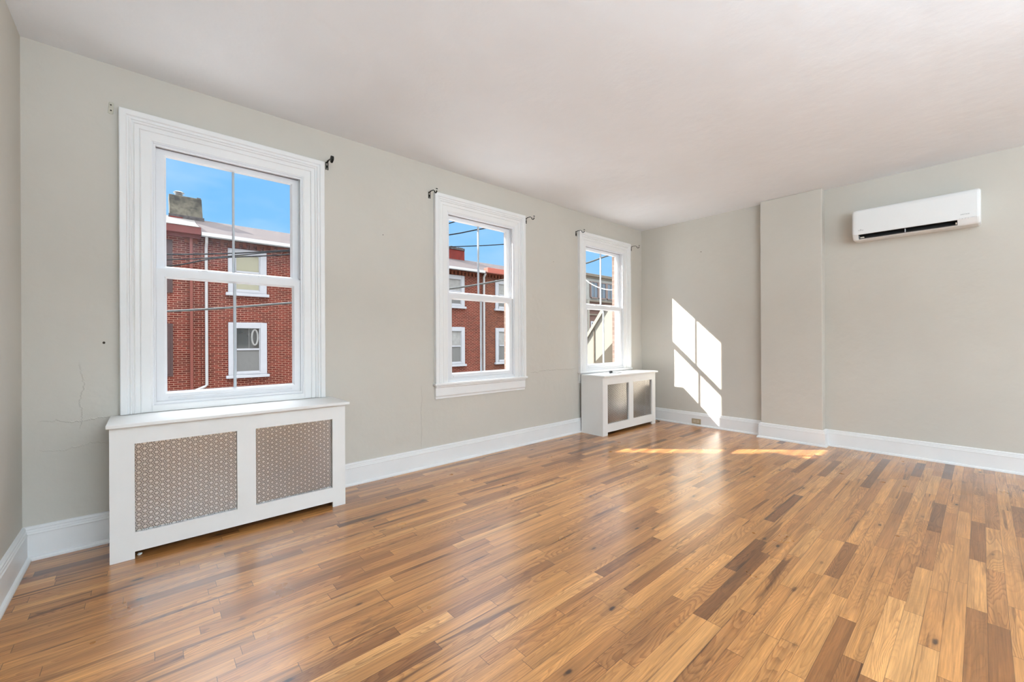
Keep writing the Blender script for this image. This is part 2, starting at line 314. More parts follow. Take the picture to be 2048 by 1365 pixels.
# ------------------------------------------------------------------ mesh helpers
class MB:
    def __init__(s): s.b = bmesh.new()
    def box(s, x0, x1, y0, y1, z0, z1):
        v = [s.b.verts.new(c) for c in ((x0, y0, z0), (x1, y0, z0), (x1, y1, z0), (x0, y1, z0), (x0, y0, z1), (x1, y0, z1), (x1, y1, z1), (x0, y1, z1))]
        for f in ((0, 3, 2, 1), (4, 5, 6, 7), (0, 1, 5, 4), (1, 2, 6, 5), (2, 3, 7, 6), (3, 0, 4, 7)): s.b.faces.new([v[i] for i in f])
        return s
    def quad(s, *pts): s.b.faces.new([s.b.verts.new(p) for p in pts]); return s
    def loft(s, rings, closed=True, caps=True):
        R = [[s.b.verts.new(p) for p in r] for r in rings]; n = len(R[0])
        for a, b2 in zip(R, R[1:]):
            for i in range(n if closed else n - 1): s.b.faces.new((a[i], a[(i + 1) % n], b2[(i + 1) % n], b2[i]))
        if caps: s.b.faces.new(R[0][::-1]); s.b.faces.new(R[-1])
        return s
    def prism(s, prof, axis, a, b2):
        """prof = list of 2-D points in the other two axes"""
        def P(u, v, w): return {0: (w, u, v), 1: (u, w, v), 2: (u, v, w)}[axis]
        return s.loft([[P(u, v, a) for u, v in prof], [P(u, v, b2) for u, v in prof]])
    def tube(s, pts, r, n=8, flat=None):
        pts = [Vector(p) for p in pts]; rings = []; prev = None
        for i, p in enumerate(pts):
            d = (pts[min(i + 1, len(pts) - 1)] - pts[max(i - 1, 0)]).normalized()
            a = prev if prev is not None else (Vector((0, 0, 1)) if abs(d.z) < 0.9 else Vector((1, 0, 0)))
            u = d.cross(a).normalized(); w = u.cross(d).normalized(); prev = w
            ru, rw = (r, r) if flat is None else flat
            rings.append([p + ru * math.cos(2 * math.pi * k / n) * u + rw * math.sin(2 * math.pi * k / n) * w for k in range(n)])
        return s.loft(rings)
    def lathe(s, prof, c, n=24):
        return s.loft([[(c[0] + r * math.cos(2 * math.pi * k / n), c[1] + r * math.sin(2 * math.pi * k / n), c[2] + z) for k in range(n)] for r, z in prof])
    def build(s, name, mat, parent=None, origin=None, bevel=0.0, smooth=False, seg=2):
        bmesh.ops.recalc_face_normals(s.b, faces=s.b.faces[:])
        if bevel:
            bmesh.ops.remove_doubles(s.b, verts=s.b.verts[:], dist=1e-6)
        off = Vector(origin) if origin else Vector((0, 0, 0))
        if parent is not None: off = off + Vector(parent.get('_o', (0, 0, 0)))
        me = bpy.data.meshes.new(name); 
        if off.length: bmesh.ops.translate(s.b, verts=s.b.verts[:], vec=-off)
        s.b.to_mesh(me); s.b.free(); me.materials.append(mat)
        if smooth:
            for pl in me.polygons: pl.use_smooth = True
        o = bpy.data.objects.new(name, me); COL.objects.link(o)
        if parent is not None: o.parent = parent
        if bevel:
            md = o.modifiers.new('bevel', 'BEVEL'); md.width = bevel; md.segments = seg; md.limit_method = 'ANGLE'; md.angle_limit = math.radians(40)
        if off.length and parent is None: o.location = off
        return o
def box(name, mat, parent, x0, x1, y0, y1, z0, z1, bevel=0.0): return MB().box(x0, x1, y0, y1, z0, z1).build(name, mat, parent, bevel=bevel)
def empty(name, loc=(0, 0, 0)):
    o = bpy.data.objects.new(name, None); COL.objects.link(o); o.location = loc; o.empty_display_size = 0.05; return o
def tag(o, label=None, cat=None, group=None, kind=None):
    if label: o['label'] = label
    if cat: o['category'] = cat
    if group: o['group'] = group
    if kind: o['kind'] = kind
    return o
def local(parent_loc, mb_fn):  pass

# ------------------------------------------------------------------ room shell
WINX = (0.455, 2.5625, 4.63)
OPW, Z0, Z1 = 0.425, 0.76, 2.377
OY = WY + 0.215                           # outer face of the front wall
def wall_with_holes(y0, y1, xa, xb, za, zb, holes):
    m = MB(); xs = sorted({xa, xb, *[h[0] for h in holes], *[h[1] for h in holes]}); zs = sorted({za, zb, *[h[2] for h in holes], *[h[3] for h in holes]})
    for i in range(len(xs) - 1):
        run = None
        for j in range(len(zs) - 1):
            cx, cz = (xs[i] + xs[i + 1]) / 2, (zs[j] + zs[j + 1]) / 2
            hole = any(h[0] < cx < h[1] and h[2] < cz < h[3] for h in holes)
            if hole:
                if run is not None: m.box(xs[i], xs[i + 1], y0, y1, run, zs[j]); run = None
            elif run is None: run = zs[j]
        if run is not None: m.box(xs[i], xs[i + 1], y0, y1, run, zs[-1])
    return m
holes = [(c - 0.44, c + 0.44, 0.735, 2.39) for c in WINX]
tag(wall_with_holes(WY, WY + 0.10, LX, BX, 0, CZ, holes).build('wall_window', m_wallw), kind='structure')
holes = [(c - 0.465, c + 0.465, 0.70, 2.40) for c in WINX]
tag(wall_with_holes(WY + 0.10, OY, -0.79, 24.0, -3.4, 6.8, holes).build('wall_exterior', m_bricks), kind='structure')
tag(MB().box(BX, BX + 0.3, REAR, WY + 0.10, 0, CZ).build('wall_back', m_wall), kind='structure')
BR = 0.111
tag(MB().box(BX - BR, BX, 1.122, 1.718, 0, CZ).build('wall_chimney_breast', m_wall, bevel=0.009), kind='structure')
tag(MB().box(LX - 0.3, LX, REAR, WY + 0.10, 0, CZ).build('wall_left', m_wall), kind='structure')
rh = [(3.2, 5.0, 0.68, 2.56)]
tag(wall_with_holes(REAR - 0.2, REAR, LX - 0.3, BX + 0.3, 0, CZ, rh).build('wall_rear', m_wall), kind='structure')
tag(MB().box(LX - 0.3, BX + 0.3, REAR - 0.2, WY + 0.10, CZ, CZ + 0.12).build('ceiling', m_ceil), kind='structure')
tag(MB().box(LX - 0.3, BX + 0.3, REAR - 0.2, WY + 0.10, -0.1, 0).build('floor', m_floor), kind='structure')

BB = [(0, 0), (0.036, 0), (0.036, 0.010), (0.031, 0.018), (0.021, 0.022), (0.020, 0.133), (0.022, 0.139), (0.018, 0.145), (0.018, 0.152), (0.014, 0.158), (0.015, 0.165), (0.010, 0.173), (0, 0.176)]
def base_run(name, pts, closed=False):
    """sweep the baseboard profile along wall points, room side to the left of travel, mitred"""
    P = [Vector((x, y, 0)) for x, y in pts]; rings = []
    for i, p in enumerate(P):
        d0 = (P[i] - P[i - 1]).normalized() if i > 0 else None; d1 = (P[i + 1] - P[i]).normalized() if i < len(P) - 1 else None
        ns = [Vector((-d.y, d.x, 0)) for d in (d0, d1) if d is not None]
        if len(ns) == 2: mvec = (ns[0] + ns[1]); mvec = mvec / (mvec.length_squared / 2)
        else: mvec = ns[0]
        rings.append([p + mvec * d + Vector((0, 0, z)) for d, z in BB])
    return tag(MB().loft(rings).build(name, m_trim), kind='structure')
base_run('baseboard_window', [(BX, WY), (LX, WY)])
base_run('baseboard_left', [(LX, WY - 0.0), (LX, REAR)])
base_run('baseboard_back', [(BX, REAR), (BX, 1.122), (BX - BR, 1.122), (BX - BR, 1.718), (BX, 1.718), (BX, WY)])
base_run('baseboard_rear', [(LX, REAR), (BX, REAR)])

# unseen rear window, added as an opening for the fill lamp
for i, (a, b2, c, d) in enumerate(rh):
    w = empty('window_%d' % (i + 4), ((a + b2) / 2, REAR, c)); tag(w, kind='structure'); w['_o'] = ((a + b2) / 2, REAR, c)
    m = MB()
    m.box(a, a + 0.06, REAR - 0.12, REAR - 0.04, c, d).box(b2 - 0.06, b2, REAR - 0.12, REAR - 0.04, c, d).box(a + .06, b2 - .06, REAR - 0.12, REAR - 0.04, c, c + 0.06).box(a + .06, b2 - .06, REAR - 0.12, REAR - 0.04, d - 0.06, d).box(a + .06, b2 - .06, REAR - 0.11, REAR - 0.05, (c + d) / 2 - .02, (c + d) / 2 + .02)
    m.build('window_frame', m_trim, w)  # frame of the added rear opening

# ------------------------------------------------------------------ front windows
CAS = [(0, 0), (0, 0.034), (0.004, 0.037), (0.030, 0.037), (0.036, 0.028), (0.041, 0.028), (0.046, 0.032), (0.050, 0.031), (0.054, 0.022), (0.060, 0.023), (0.064, 0.025), (0.068, 0.016), (0.088, 0.016), (0.092, 0.019), (0.097, 0.012), (0.136, 0.011), (0.145, 0.008), (0.145, 0)]
def front_window(i, cx, stool):
    w = empty('window_%d' % (i + 1), (cx, WY, Z0)); w['_o'] = (cx, WY, Z0); tag(w, kind='structure')
    hw, zt, zb = 0.57, 2.522, 0.727 if not stool else 0.757
    rings = []
    for (px, pz, sx, sz) in ((cx - hw, zb, 1, 0), (cx - hw, zt, 1, -1), (cx + hw, zt, -1, -1), (cx + hw, zb, -1, 0)):
        rings.append([(px + sx * s, WY - d, pz + sz * s) for s, d in CAS])
    MB().loft(rings).build('window_casing', m_trim, w)
    def ring(name, x0, z0, x1, z1, t, y0, y1, mat, par, tb=None, tt=None, bevel=0.002):
        tb = t if tb is None else tb; tt = t if tt is None else tt
        m = MB(); m.box(x0, x0 + t, y0, y1, z0, z1).box(x1 - t, x1, y0, y1, z0, z1).box(x0 + t, x1 - t, y0, y1, z0, z0 + tb).box(x0 + t, x1 - t, y0, y1, z1 - tt, z1)
        return m.build(name, mat, par, bevel=bevel)
    ring('window_frame', cx - 0.44, 0.735, cx + 0.44, 2.39, 0.022, WY - 0.004, WY + 0.10, m_vinyl, w, tb=0.035, tt=0.022)
    # inner stop beads
    m = MB(); x0, x1 = cx - 0.418, cx + 0.418
    m.box(x0, x0 + 0.010, WY, WY + 0.012, 0.77, 2.368).box(x1 - 0.010, x1, WY, WY + 0.012, 0.77, 2.368).box(x0 + .01, x1 - .01, WY, WY + 0.012, 2.356, 2.368).box(x0 + .01, x1 - .01, WY, WY + 0.012, 0.770, 0.785)
    m.build('stop_bead', m_vinyl, w, bevel=0.001)
    for xa in (x0, x1 - 0.012): MB().box(xa, xa + 0.012, WY + .05, WY + 0.056, 1.62, 2.368).build('parting_bead', m_vinyl, w, bevel=0.001)
    # exterior trim and sill
    ring('exterior_trim', cx - 0.462, 0.70, cx + 0.462, 2.398, 0.030, WY + 0.101, WY + 0.150, m_trim, w, tb=0.05)
    if stool:
        m = MB(); m.box(cx - 0.583, cx + 0.583, WY - 0.046, WY, 0.735, 0.757); m.build('window_sill', m_trim, w, bevel=0.004)
        MB().prism([(WY, 0.735), (WY - 0.030, 0.735), (WY - 0.030, 0.722), (WY - 0.022, 0.712), (WY - 0.022, 0.640), (WY - 0.014, 0.628), (WY - 0.014, 0.612), (WY, 0.610)], 0, cx - 0.565, cx + 0.565).build('apron', m_trim, w)
    else:
        box('apron', m_trim, w, cx - 0.425, cx + 0.425, WY - 0.012, WY, 0.727, 0.765)
    def sash(name, z0, z1, gz0, gz1, y0, mw):
        m = MB(); X0, X1, G0, G1, y1 = cx - 0.413, cx + 0.413, cx - 0.356, cx + 0.356, y0 + 0.034
        gy = y0 + 0.018
        # frame with bevelled glazing edge (profile lofted around, mitred)
        def pt(sx, sz, k, y):   # k: 0 outer, 1 inner face edge, 2 glass edge
            xo = (X0, X1)[sx]; zo = (z0, z1)[sz]; xg = (G0, G1)[sx]; zg = (gz0, gz1)[sz]
            f = (0, 0.80, 1.0)[k]; return (xo + (xg - xo) * f, y, zo + (zg - zo) * f)
        rings = []
        for sx, sz in ((0, 0), (0, 1), (1, 1), (1, 0), (0, 0)):
            rings.append([pt(sx, sz, 0, y1), pt(sx, sz, 0, y0), pt(sx, sz, 1, y0), pt(sx, sz, 2, gy - 0.004), pt(sx, sz, 2, gy + .004), pt(sx, sz, 1, y1)])
        m.loft(rings, caps=False)
        s = m.build(name, m_vinyl, w); s['_o'] = w['_o']
        p = MB().box(G0, G1, gy - 0.002, gy + 0.002, gz0, gz1).build('pane', m_glass, s)
        MB().box(cx - mw / 2, cx + mw / 2, gy - 0.0095, gy + 0.0095, gz0, gz1).build('muntin', m_muntin, s, bevel=0.002)
        return s
    up_s = sash('upper_sash', 1.595, 2.362, 1.63, 2.322, WY + 0.057, 0.013)
    lo_s = sash('lower_sash', 0.772, 1.608, 0.842, 1.549, WY + 0.014, 0.016)
    # sash locks on the meeting rail, lift rail
    for k in (-0.17, 0.17):
        m = MB(); m.box(cx + k - 0.028, cx + k + 0.028, WY + 0.018, WY + 0.046, 1.608, 1.614); m.box(cx + k - 0.012, cx + k + 0.02, WY + 0.022, WY + 0.040, 1.614, 1.620)
        m.build('sash_lock', m_vinyl, w, bevel=0.002)
    box('lift_rail', m_vinyl, w, cx - 0.35, cx + 0.35, WY + 0.006, WY + 0.016, 0.800, 0.808, 0.002)
    return w
w1 = front_window(0, WINX[0], False); w2 = front_window(1, WINX[1], True); w3 = front_window(2, WINX[2], True)

# ------------------------------------------------------------------ radiator covers
def radiator_cover(x0, label):
    r = empty('radiator_cover', (x0 + 0.6, 3.16, 0)); r['_o'] = (x0 + 0.6, 3.16, 0)
    tag(r, label, 'radiator cover')
    F0, F1, ZT = 2.98, 2.998, 0.705; X1 = x0 + 1.198; YB = 3.306
    gl = ((x0 + 0.097, x0 + 0.556), (x0 + 0.653, x0 + 1.112)); gz = (0.135, 0.611); cz = 0.037
    m = MB(); xs = [x0, gl[0][0], gl[0][1], gl[1][0], gl[1][1], X1]
    m.box(xs[0], xs[1], F0, F1, 0, ZT).box(xs[4], xs[5], F0, F1, 0, ZT).box(xs[2], xs[3], F0, F1, cz, ZT)
    for a, b2 in gl: m.box(a, b2, F0, F1, cz, gz[0]).box(a, b2, F0, F1, gz[1], ZT)
    bmesh.ops.remove_doubles(m.b, verts=m.b.verts[:], dist=1e-5)
    m.build('front_panel', m_cover, r)
    MB().box(x0, x0 + 0.018, F1, YB, 0, ZT).build('side_panel', m_cover, r); MB().box(X1 - 0.018, X1, F1, YB, 0, ZT).build('side_panel', m_cover, r)
    MB().box(x0 - 0.012, X1 + 0.022, 2.948, WY - (0.002 if x0 < 1 else 0.050), ZT, ZT + 0.019).build('top_board', m_cover, r, bevel=0.003)
    for a, b2 in gl: MB().box(a - 0.02, b2 + 0.02, F1 + 0.0005, F1 + 0.0015, gz[0] - 0.02, gz[1] + 0.02).build('perforated_grille', m_grille, r)
    MB().box(x0 + 0.02, X1 - 0.02, 3.12, 3.13, 0.06, ZT - 0.01).build('shade_liner', m_inside, r)  # dark sheet put in so the grille holes look shaded
    MB().box(x0 + 0.019, X1 - 0.019, F1 + .004, 3.12, ZT - .008, ZT - .002).build('shade_liner', m_inside, r)
    return r
radiator_cover(-0.145, 'long white radiator cover under the nearest window, left of the photo')
radiator_cover(4.067, 'white radiator cover in the far corner beside the back wall')

# small things
def crumple(name, mat, c, r, zr, seed, n=3):
    rnd = random.Random(seed); b = bmesh.new(); bmesh.ops.create_icosphere(b, subdivisions=n, radius=1)
    for v in b.verts:
        k = 0.65 + 0.45 * rnd.random(); v.co = Vector((v.co.x * r * k, v.co.y * r * k, (v.co.z * k) * zr))
    zmin = min(v.co.z for v in b.verts)
    for v in b.verts: v.co.z -= zmin
    me = bpy.data.meshes.new(name); b.to_mesh(me); b.free(); me.materials.append(mat); o = bpy.data.objects.new(name, me); COL.objects.link(o); o.location = c; return o
tag(crumple('paper_scrap', m_paper, (-0.030, 3.015, 0), 0.011, 0.007, 3, 2), 'tiny white scrap on the floor under the near radiator cover', 'scrap')
hd = crumple('hardware_piece', m_darkmetal, (4.47, 3.15, 0.7242), 0.030, 0.019, 5, 2)
tag(hd, 'small dark grey piece lying on top of the far radiator cover', 'hardware')
pk = MB(); pk.box(4.505, 4.625, 3.09, 3.18, 0.7242, 0.737).build('paper_packet', m_paper, bevel=0.001)
tag(bpy.data.objects['paper_packet'], 'flat white packet beside the dark grey piece on the far radiator cover', 'packet')

# curtain rod brackets
def bracket(cx, zt, label, grp='black curtain rod brackets', cup='open'):
    o = empty('curtain_bracket', (cx, WY, zt - 0.03)); o['_o'] = (cx, WY, zt - 0.03); tag(o, label, 'curtain bracket', grp)
    m = MB(); w = 0.0105
    m.box(cx - w, cx + w, WY - 0.003, WY, zt - 0.006, zt).box(cx - w, cx - w + 0.006, WY - 0.003, WY, zt - 0.026, zt - 0.006).box(cx + w - 0.006, cx + w, WY - 0.003, WY, zt - 0.026, zt - 0.006)
    m.box(cx - w, cx + w, WY - 0.003, WY, zt - 0.044, zt - 0.026).box(cx - w, cx - w + 0.008, WY - 0.003, WY, zt - 0.060, zt - 0.044).box(cx + w - 0.008, cx + w, WY - 0.003, WY, zt - 0.060, zt - 0.044)
    m.build('wall_plate', m_black, o)
    pts = [(cx, WY - 0.002, zt - 0.006), (cx, WY - 0.03, zt + 0.001), (cx, WY - 0.075, zt - 0.002), (cx, WY - 0.095, zt - 0.018)]
    for k in range(0, 9):
        a = math.pi * (1.05 + 0.95 * k / 8); pts.append((cx, WY - 0.113 - 0.017 * -math.cos(a) * -1, zt - 0.022 + 0.017 * math.sin(a)))
    MB().tube(pts, 0.004, 8, flat=(0.007, 0.0032)).build('arm', m_black, o, smooth=False)
    if cup == 'knob':
        mk = MB(); 
        ring = lambda x, r: [(x, WY - 0.118 + r * math.cos(t * math.pi / 8), zt - 0.012 + r * math.sin(t * math.pi / 8)) for t in range(16)]
        mk.loft([ring(cx - 0.010, 0.010), ring(cx - 0.008, 0.021), ring(cx + 0.008, 0.021), ring(cx + 0.010, 0.010)]).build('cup', m_black, o)
    else:
        mk = MB().tube([(cx - 0.008, WY - 0.131, zt - 0.006), (cx + 0.008, WY - 0.131, zt - 0.006)], 0.0045, 8); mk.build('set_screw', m_black, o)
    return o
bracket(1.053, 2.537, 'black curtain bracket with round cup at right corner of nearest window', cup='knob')
bracket(1.951, 2.517, 'black hooked curtain bracket at left corner of the middle window')
bracket(3.168, 2.509, 'black hooked curtain bracket at right corner of the middle window')
bracket(4.028, 2.511, 'black hooked curtain bracket at left corner of the far window')
bracket(5.258, 2.499, 'black hooked curtain bracket at right corner of the far window by the back wall')
o = empty('bracket_plate', (-0.149, WY, 2.51)); o['_o'] = (-0.149, WY, 2.51); tag(o, 'small cream painted plate on the wall left of the nearest window', 'bracket plate')
MB().prism([(-0.161, 2.482), (-0.149, 2.478), (-0.138, 2.482), (-0.135, 2.545), (-0.146, 2.550), (-0.156, 2.545)], 1, WY - 0.005, WY).build('plate', m_bracket_w, o, bevel=0.001)
for zz, nm in ((2.53, 'screw'), (2.498, 'screw')):
    MB().loft([[(-0.148 + r * math.cos(t * math.pi / 6), WY - y, zz + r * math.sin(t * math.pi / 6)) for t in range(12)] for r, y in ((0.004, 0.005), (0.004, 0.0062))]).build(nm, m_hole, o)

# old screw holes in the plaster
def wall_hole(name, pos, axis, r, label):
    ring = lambda d, q: [(pos[0] + q * math.cos(t * math.pi / 5), pos[1] - d, pos[2] + 1.2 * q * math.sin(t * math.pi / 5)) if axis == 1 else (pos[0] - d, pos[1] + q * math.cos(t * math.pi / 5), pos[2] + 1.2 * q * math.sin(t * math.pi / 5)) for t in range(10)]
    tag(MB().loft([ring(-0.001, r), ring(0.0006, r * 0.8)]).build(name, m_hole), label, 'wall mark')
wall_hole('wall_chip', (-0.182, WY, 1.149), 1, 0.007, 'dark chip in the plaster left of the nearest window')
wall_hole('screw_hole', (1.505, WY, 2.05), 1, 0.004, 'tiny hole in the wall between the nearest and middle windows')
wall_hole('screw_hole', (3.614, WY, 2.08), 1, 0.004, 'tiny hole in the wall between the middle and far windows')
wall_hole('screw_hole', (BX, 2.459, 2.317), 0, 0.006, 'small dark hole high on the back wall left of the chimney breast')

# electric outlet in the back baseboard
ox = BX - 0.0205
o = empty('electric_outlet', (ox, 2.522, 0.048)); o['_o'] = (ox, 2.522, 0.048); tag(o, 'tan double outlet set sideways in the back wall baseboard', 'outlet')
MB().box(ox - 0.006, ox, 2.462, 2.582, 0.024, 0.094).build('cover_plate', m_outlet, o, bevel=0.003)
for cy in (2.500, 2.544):
    s = MB().box(ox - 0.0085, ox - 0.004, cy - 0.016, cy + 0.016, 0.043, 0.077).build('socket', m_outlet2, o, bevel=0.004); s['_o'] = o['_o']
    for zz in (0.052, 0.066): MB().box(ox - 0.0088, ox - 0.0084, cy - 0.006, cy + 0.006, zz, zz + 0.0025).build('slot', m_hole, s)
# loose wire in the corner
tag(MB().tube([(5.44, 3.06, 0.012), (5.40, 2.99, 0.006), (5.33, 3.01, 0.006), (5.29, 3.05, 0.012), (5.31, 3.09, 0.03), (5.37, 3.13, 0.050), (5.47, 3.19, 0.068)], 0.0035, 8).build('loose_wire', m_wire, smooth=True), 'short dark wire end poking out beside the far radiator cover', 'wire')

# ------------------------------------------------------------------ wall mounted air conditioner
def air_conditioner():
    y0, y1, zb, zt, D = -0.003, 0.858, 2.133, 2.436, 0.215
    O = (BX, (y0 + y1) / 2, zb); a = empty('air_conditioner', O); a['_o'] = O
    tag(a, 'white wall-mounted air conditioner high on the back wall right of the chimney breast', 'air conditioner')
    # side profile (distance from wall, height)
    def prof(inset, k=0.0):
        P = [(0, zt - 0.004), (0.06, zt), (D - 0.028, zt - 0.002), (D - 0.012, zt - 0.007), (D - 0.003, zt - 0.018), (D, zt - 0.035),
             (D + 0.001, zb + 0.055), (D - 0.002, zb + 0.050), (D - 0.022, zb + 0.016), (D - 0.034, zb + 0.005), (D - 0.055, zb), (0.07, zb + 0.002), (0, zb + 0.01)]
        if inset == 0: return P
        return [(d - inset * (d / D), zt - (zt - z) * (1 - 0.0) - (inset * 0.6 if z > zb + 0.15 else -inset * 0.9)) for d, z in P]
    def ring(y, inset): return [(BX - d, y, z) for d, z in prof(inset)]
    s0, s1 = 0.135, 0.807
    m = MB(); m.loft([ring(y0, 0.022), ring(y0 + 0.004, 0.010), ring(y0 + 0.014, 0.002), ring(y0 + 0.024, 0), ring(s0, 0)]); m.build('housing', m_ac, a, smooth=False)
    h = MB(); h.loft([ring(s1, 0), ring(y1 - 0.028, 0), ring(y1 - 0.014, 0.003), ring(y1 - 0.004, 0.013), ring(y1, 0.030)])
    h.build('housing_end', m_ac, a)
    # middle section with recessed outlet
    P = prof(0); cut = P[:7] + [(D - 0.004, zb + 0.052), (D - 0.09, zb + 0.062), (D - 0.10, zb + 0.014), (D - 0.030, zb + 0.0125), (D - 0.024, zb + 0.009)] + P[10:]
    MB().loft([[(BX - d, y, z) for d, z in cut] for y in (s0, s1)]).build('front_body', m_ac, a)
    MB().prism([(BX - D + 0.085, zb + 0.060), (BX - D + 0.088, zb + 0.0165), (BX - D + 0.096, zb + 0.0165), (BX - D + 0.096, zb + 0.062)], 1, s0, s1).build('air_outlet', m_slot, a)
    MB().box(BX - D + 0.008, BX - D + 0.088, s0, s1, zb + 0.0505, zb + 0.0585).build('air_outlet', m_slot, a)
    MB().prism([(BX - D + 0.030, zb + 0.0155), (BX - D + 0.080, zb + 0.0155), (BX - D + 0.080, zb + 0.030), (BX - D + 0.040, zb + 0.024)], 1, s0 + 0.01, s1 - 0.01).build('louver', m_louver, a)
    MB().box(BX - D + 0.020, BX - D + 0.06, 0.468, 0.472, zb + 0.016, zb + 0.050).build('divider', m_ac, a)
    MB().box(BX - D + 0.022, BX - D + 0.05, 0.765, 0.795, zb + 0.018, zb + 0.030).build('louver_pivot', m_acwarm, a, bevel=0.002)
    MB().box(BX - D + 0.020, BX - D + 0.05, 0.139, 0.147, zb + 0.018, zb + 0.036).build('louver_pivot', m_acwarm, a, bevel=0.002)
    # front face panel seam, display window, icons
    XF = BX - D - 0.0012
    MB().box(XF + 0.0002, XF + 0.004, y0 + 0.030, y1 - 0.030, zb + 0.058, zt - 0.038).build('front_panel', m_ac, a, bevel=0.001)
    m = MB(); zc = zb + 0.0525
    pts = []; ya, yb2, zl, zh = 0.022, 0.126, 2.1785, 2.1935
    m.tube([(XF - 0.0002, ya + .003, 2.184), (XF - 0.0002, ya, zh - .004), (XF - 0.0002, ya + .006, zh), (XF - 0.0002, yb2, zh)], 0.0005, 6)
    m.build('display_outline', m_print, a)
    for yy, sz in ((0.106, 0.0022), (0.088, 0.0022), (0.071, 0.0022)): MB().lathe([(0.0001, -sz), (sz, 0), (0.0001, sz)], (XF - 0.0001, yy, 2.1875), 8).build('indicator', m_print, a)
    MB().box(XF - 0.0006, XF + 0.001, 0.032, 0.056, 2.1905, 2.1912).build('indicator', m_print, a)
    def text(body, ystart, z, size, name):
        cu = bpy.data.curves.new('t', 'FONT'); cu.body = body; cu.size = size; cu.extrude = 0.0002; cu.space_character = 1.05
        to = bpy.data.objects.new('t', cu); COL.objects.link(to); bpy.context.view_layer.update()
        me = bpy.data.meshes.new_from_object(to.evaluated_get(bpy.context.evaluated_depsgraph_get())); bpy.data.objects.remove(to)
        R = Matrix(((0, 0, -1), (-1, 0, 0), (0, 1, 0))).to_4x4()
        me.transform(Matrix.Translation(Vector((XF - 0.0003, ystart, z)) - Vector(O)) @ R); me.materials.append(m_print)
        q = bpy.data.objects.new(name, me); COL.objects.link(q); q.parent = a; return q
    text('FUJITSU', 0.807, 2.2215, 0.0115, 'lettering'); text('AIRSTAGE', 0.118, 2.2215, 0.0118, 'lettering')
    # little looping mark above the left lettering
    m = MB(); m.tube([(XF - 0.0003, 0.788 + 0.0045 * math.sin(2 * t) , 2.2335 + 0.0022 * math.sin(t)) for t in [k * math.pi / 12 for k in range(25)]], 0.0004, 5); m.build('emblem', m_print, a)
    return a
air_conditioner()

# ------------------------------------------------------------------ outside: row houses across the street
FY, GZ = 17.0, -3.4
def far_window(par, x0, x1, zb, zt, style, mat=None):
    """white framed double hung window, frame plus sill > panes"""
    y = FY; mat = mat or m_winwhite; f = MB(); t = 0.20
    f.box(x0, x0 + t, y - 0.06, y + .02, zb, zt).box(x1 - t, x1, y - 0.06, y + .02, zb, zt).box(x0 + t, x1 - t, y - 0.06, y + .02, zt - t, zt).box(x0 + t, x1 - t, y - .06, y + .02, zb, zb + 0.10)
    f.box(x0 - 0.07, x1 + 0.07, y - 0.12, y + .02, zb - 0.10, zb)
    f.box(x0 + t, x0 + t + .04, y - .04, y + .02, zb + .1, zt - t).box(x1 - t - .04, x1 - t, y - .04, y + .02, zb + .1, zt - t)
    w = f.build('window', mat, par, bevel=0.012); w['_o'] = par['_o']
    a, b2 = x0 + t + 0.04, x1 - t - 0.04; zm = (zb + zt) / 2 - 0.02; z0, z1 = zb + 0.10, zt - t
    MB().box(a, b2, y - 0.045, y - .005, zm - 0.03, zm + 0.03).build('meeting_rail', mat, w); MB().box(a, b2, y - 0.035, y, z0, z0 + 0.035).build('bottom_rail', mat, w)
    if style == 'blind': MB().box(a, b2, y - 0.012, y, zm, z1).build('blind', m_blind, w); MB().box(a, b2, y - 0.02, y, z0, zm).build('blind', m_blind, w)
    elif style == 'dark':
        MB().box(a, b2, y - 0.012, y, zm, z1).build('pane', m_darkglass, w); MB().box(a, b2, y - 0.02, y, z0, zm).build('screen', m_screen, w)
        ax = (a + b2) / 2
        m = MB(); m.tube([(b2 - 0.13 + 0.09 * math.cos(t2), y - 0.016, (zm + z1) / 2 + 0.05 + 0.27 * math.sin(t2)) for t2 in [k * math.pi / 10 for k in range(21)]], 0.03, 6); m.build('round_sticker', m_curtain, w)
        MB().box(ax + 0.02, ax + 0.04, y - 0.017, y - .01, zm + 0.03, z1).build('muntin', m_screen, w)
    else: MB().box(a, b2, y - 0.012, y, zm, z1).build('curtain', m_curtain, w); MB().box(a, b2, y - 0.02, y, z0, zm).build('curtain', m_screen, w)
    return w
def shutters(par, x0, x1, zb, zt):
    m = MB(); m.box(x0, x1, FY - 0.05, FY, zb, zt); sh = m.build('shutter', m_shutter, par, bevel=0.006); sh['_o'] = par['_o']
    for (a, b2) in ((zb + 0.08, (zb + zt) / 2 - 0.04), ((zb + zt) / 2 + 0.04, zt - 0.08)):
        MB().box(x0 + 0.07, x1 - 0.07, FY - 0.065, FY - .05, a, b2).build('shutter_panel', m_shutter, sh)
ZL, ZU = (0.0, 1.82), (2.84, 4.36)
ZG = (-2.6, -1.0)
def row_house(name, x0, x1, label, wallmat, roofmat):
    O = ((x0 + x1) / 2, FY, GZ); h = empty(name, O); h['_o'] = O; tag(h, label, 'house', 'row houses across the street')
    MB().box(x0 + .004, x1 - .004, FY, FY + 5, GZ, 4.62).build('wall', wallmat, h)
    return h
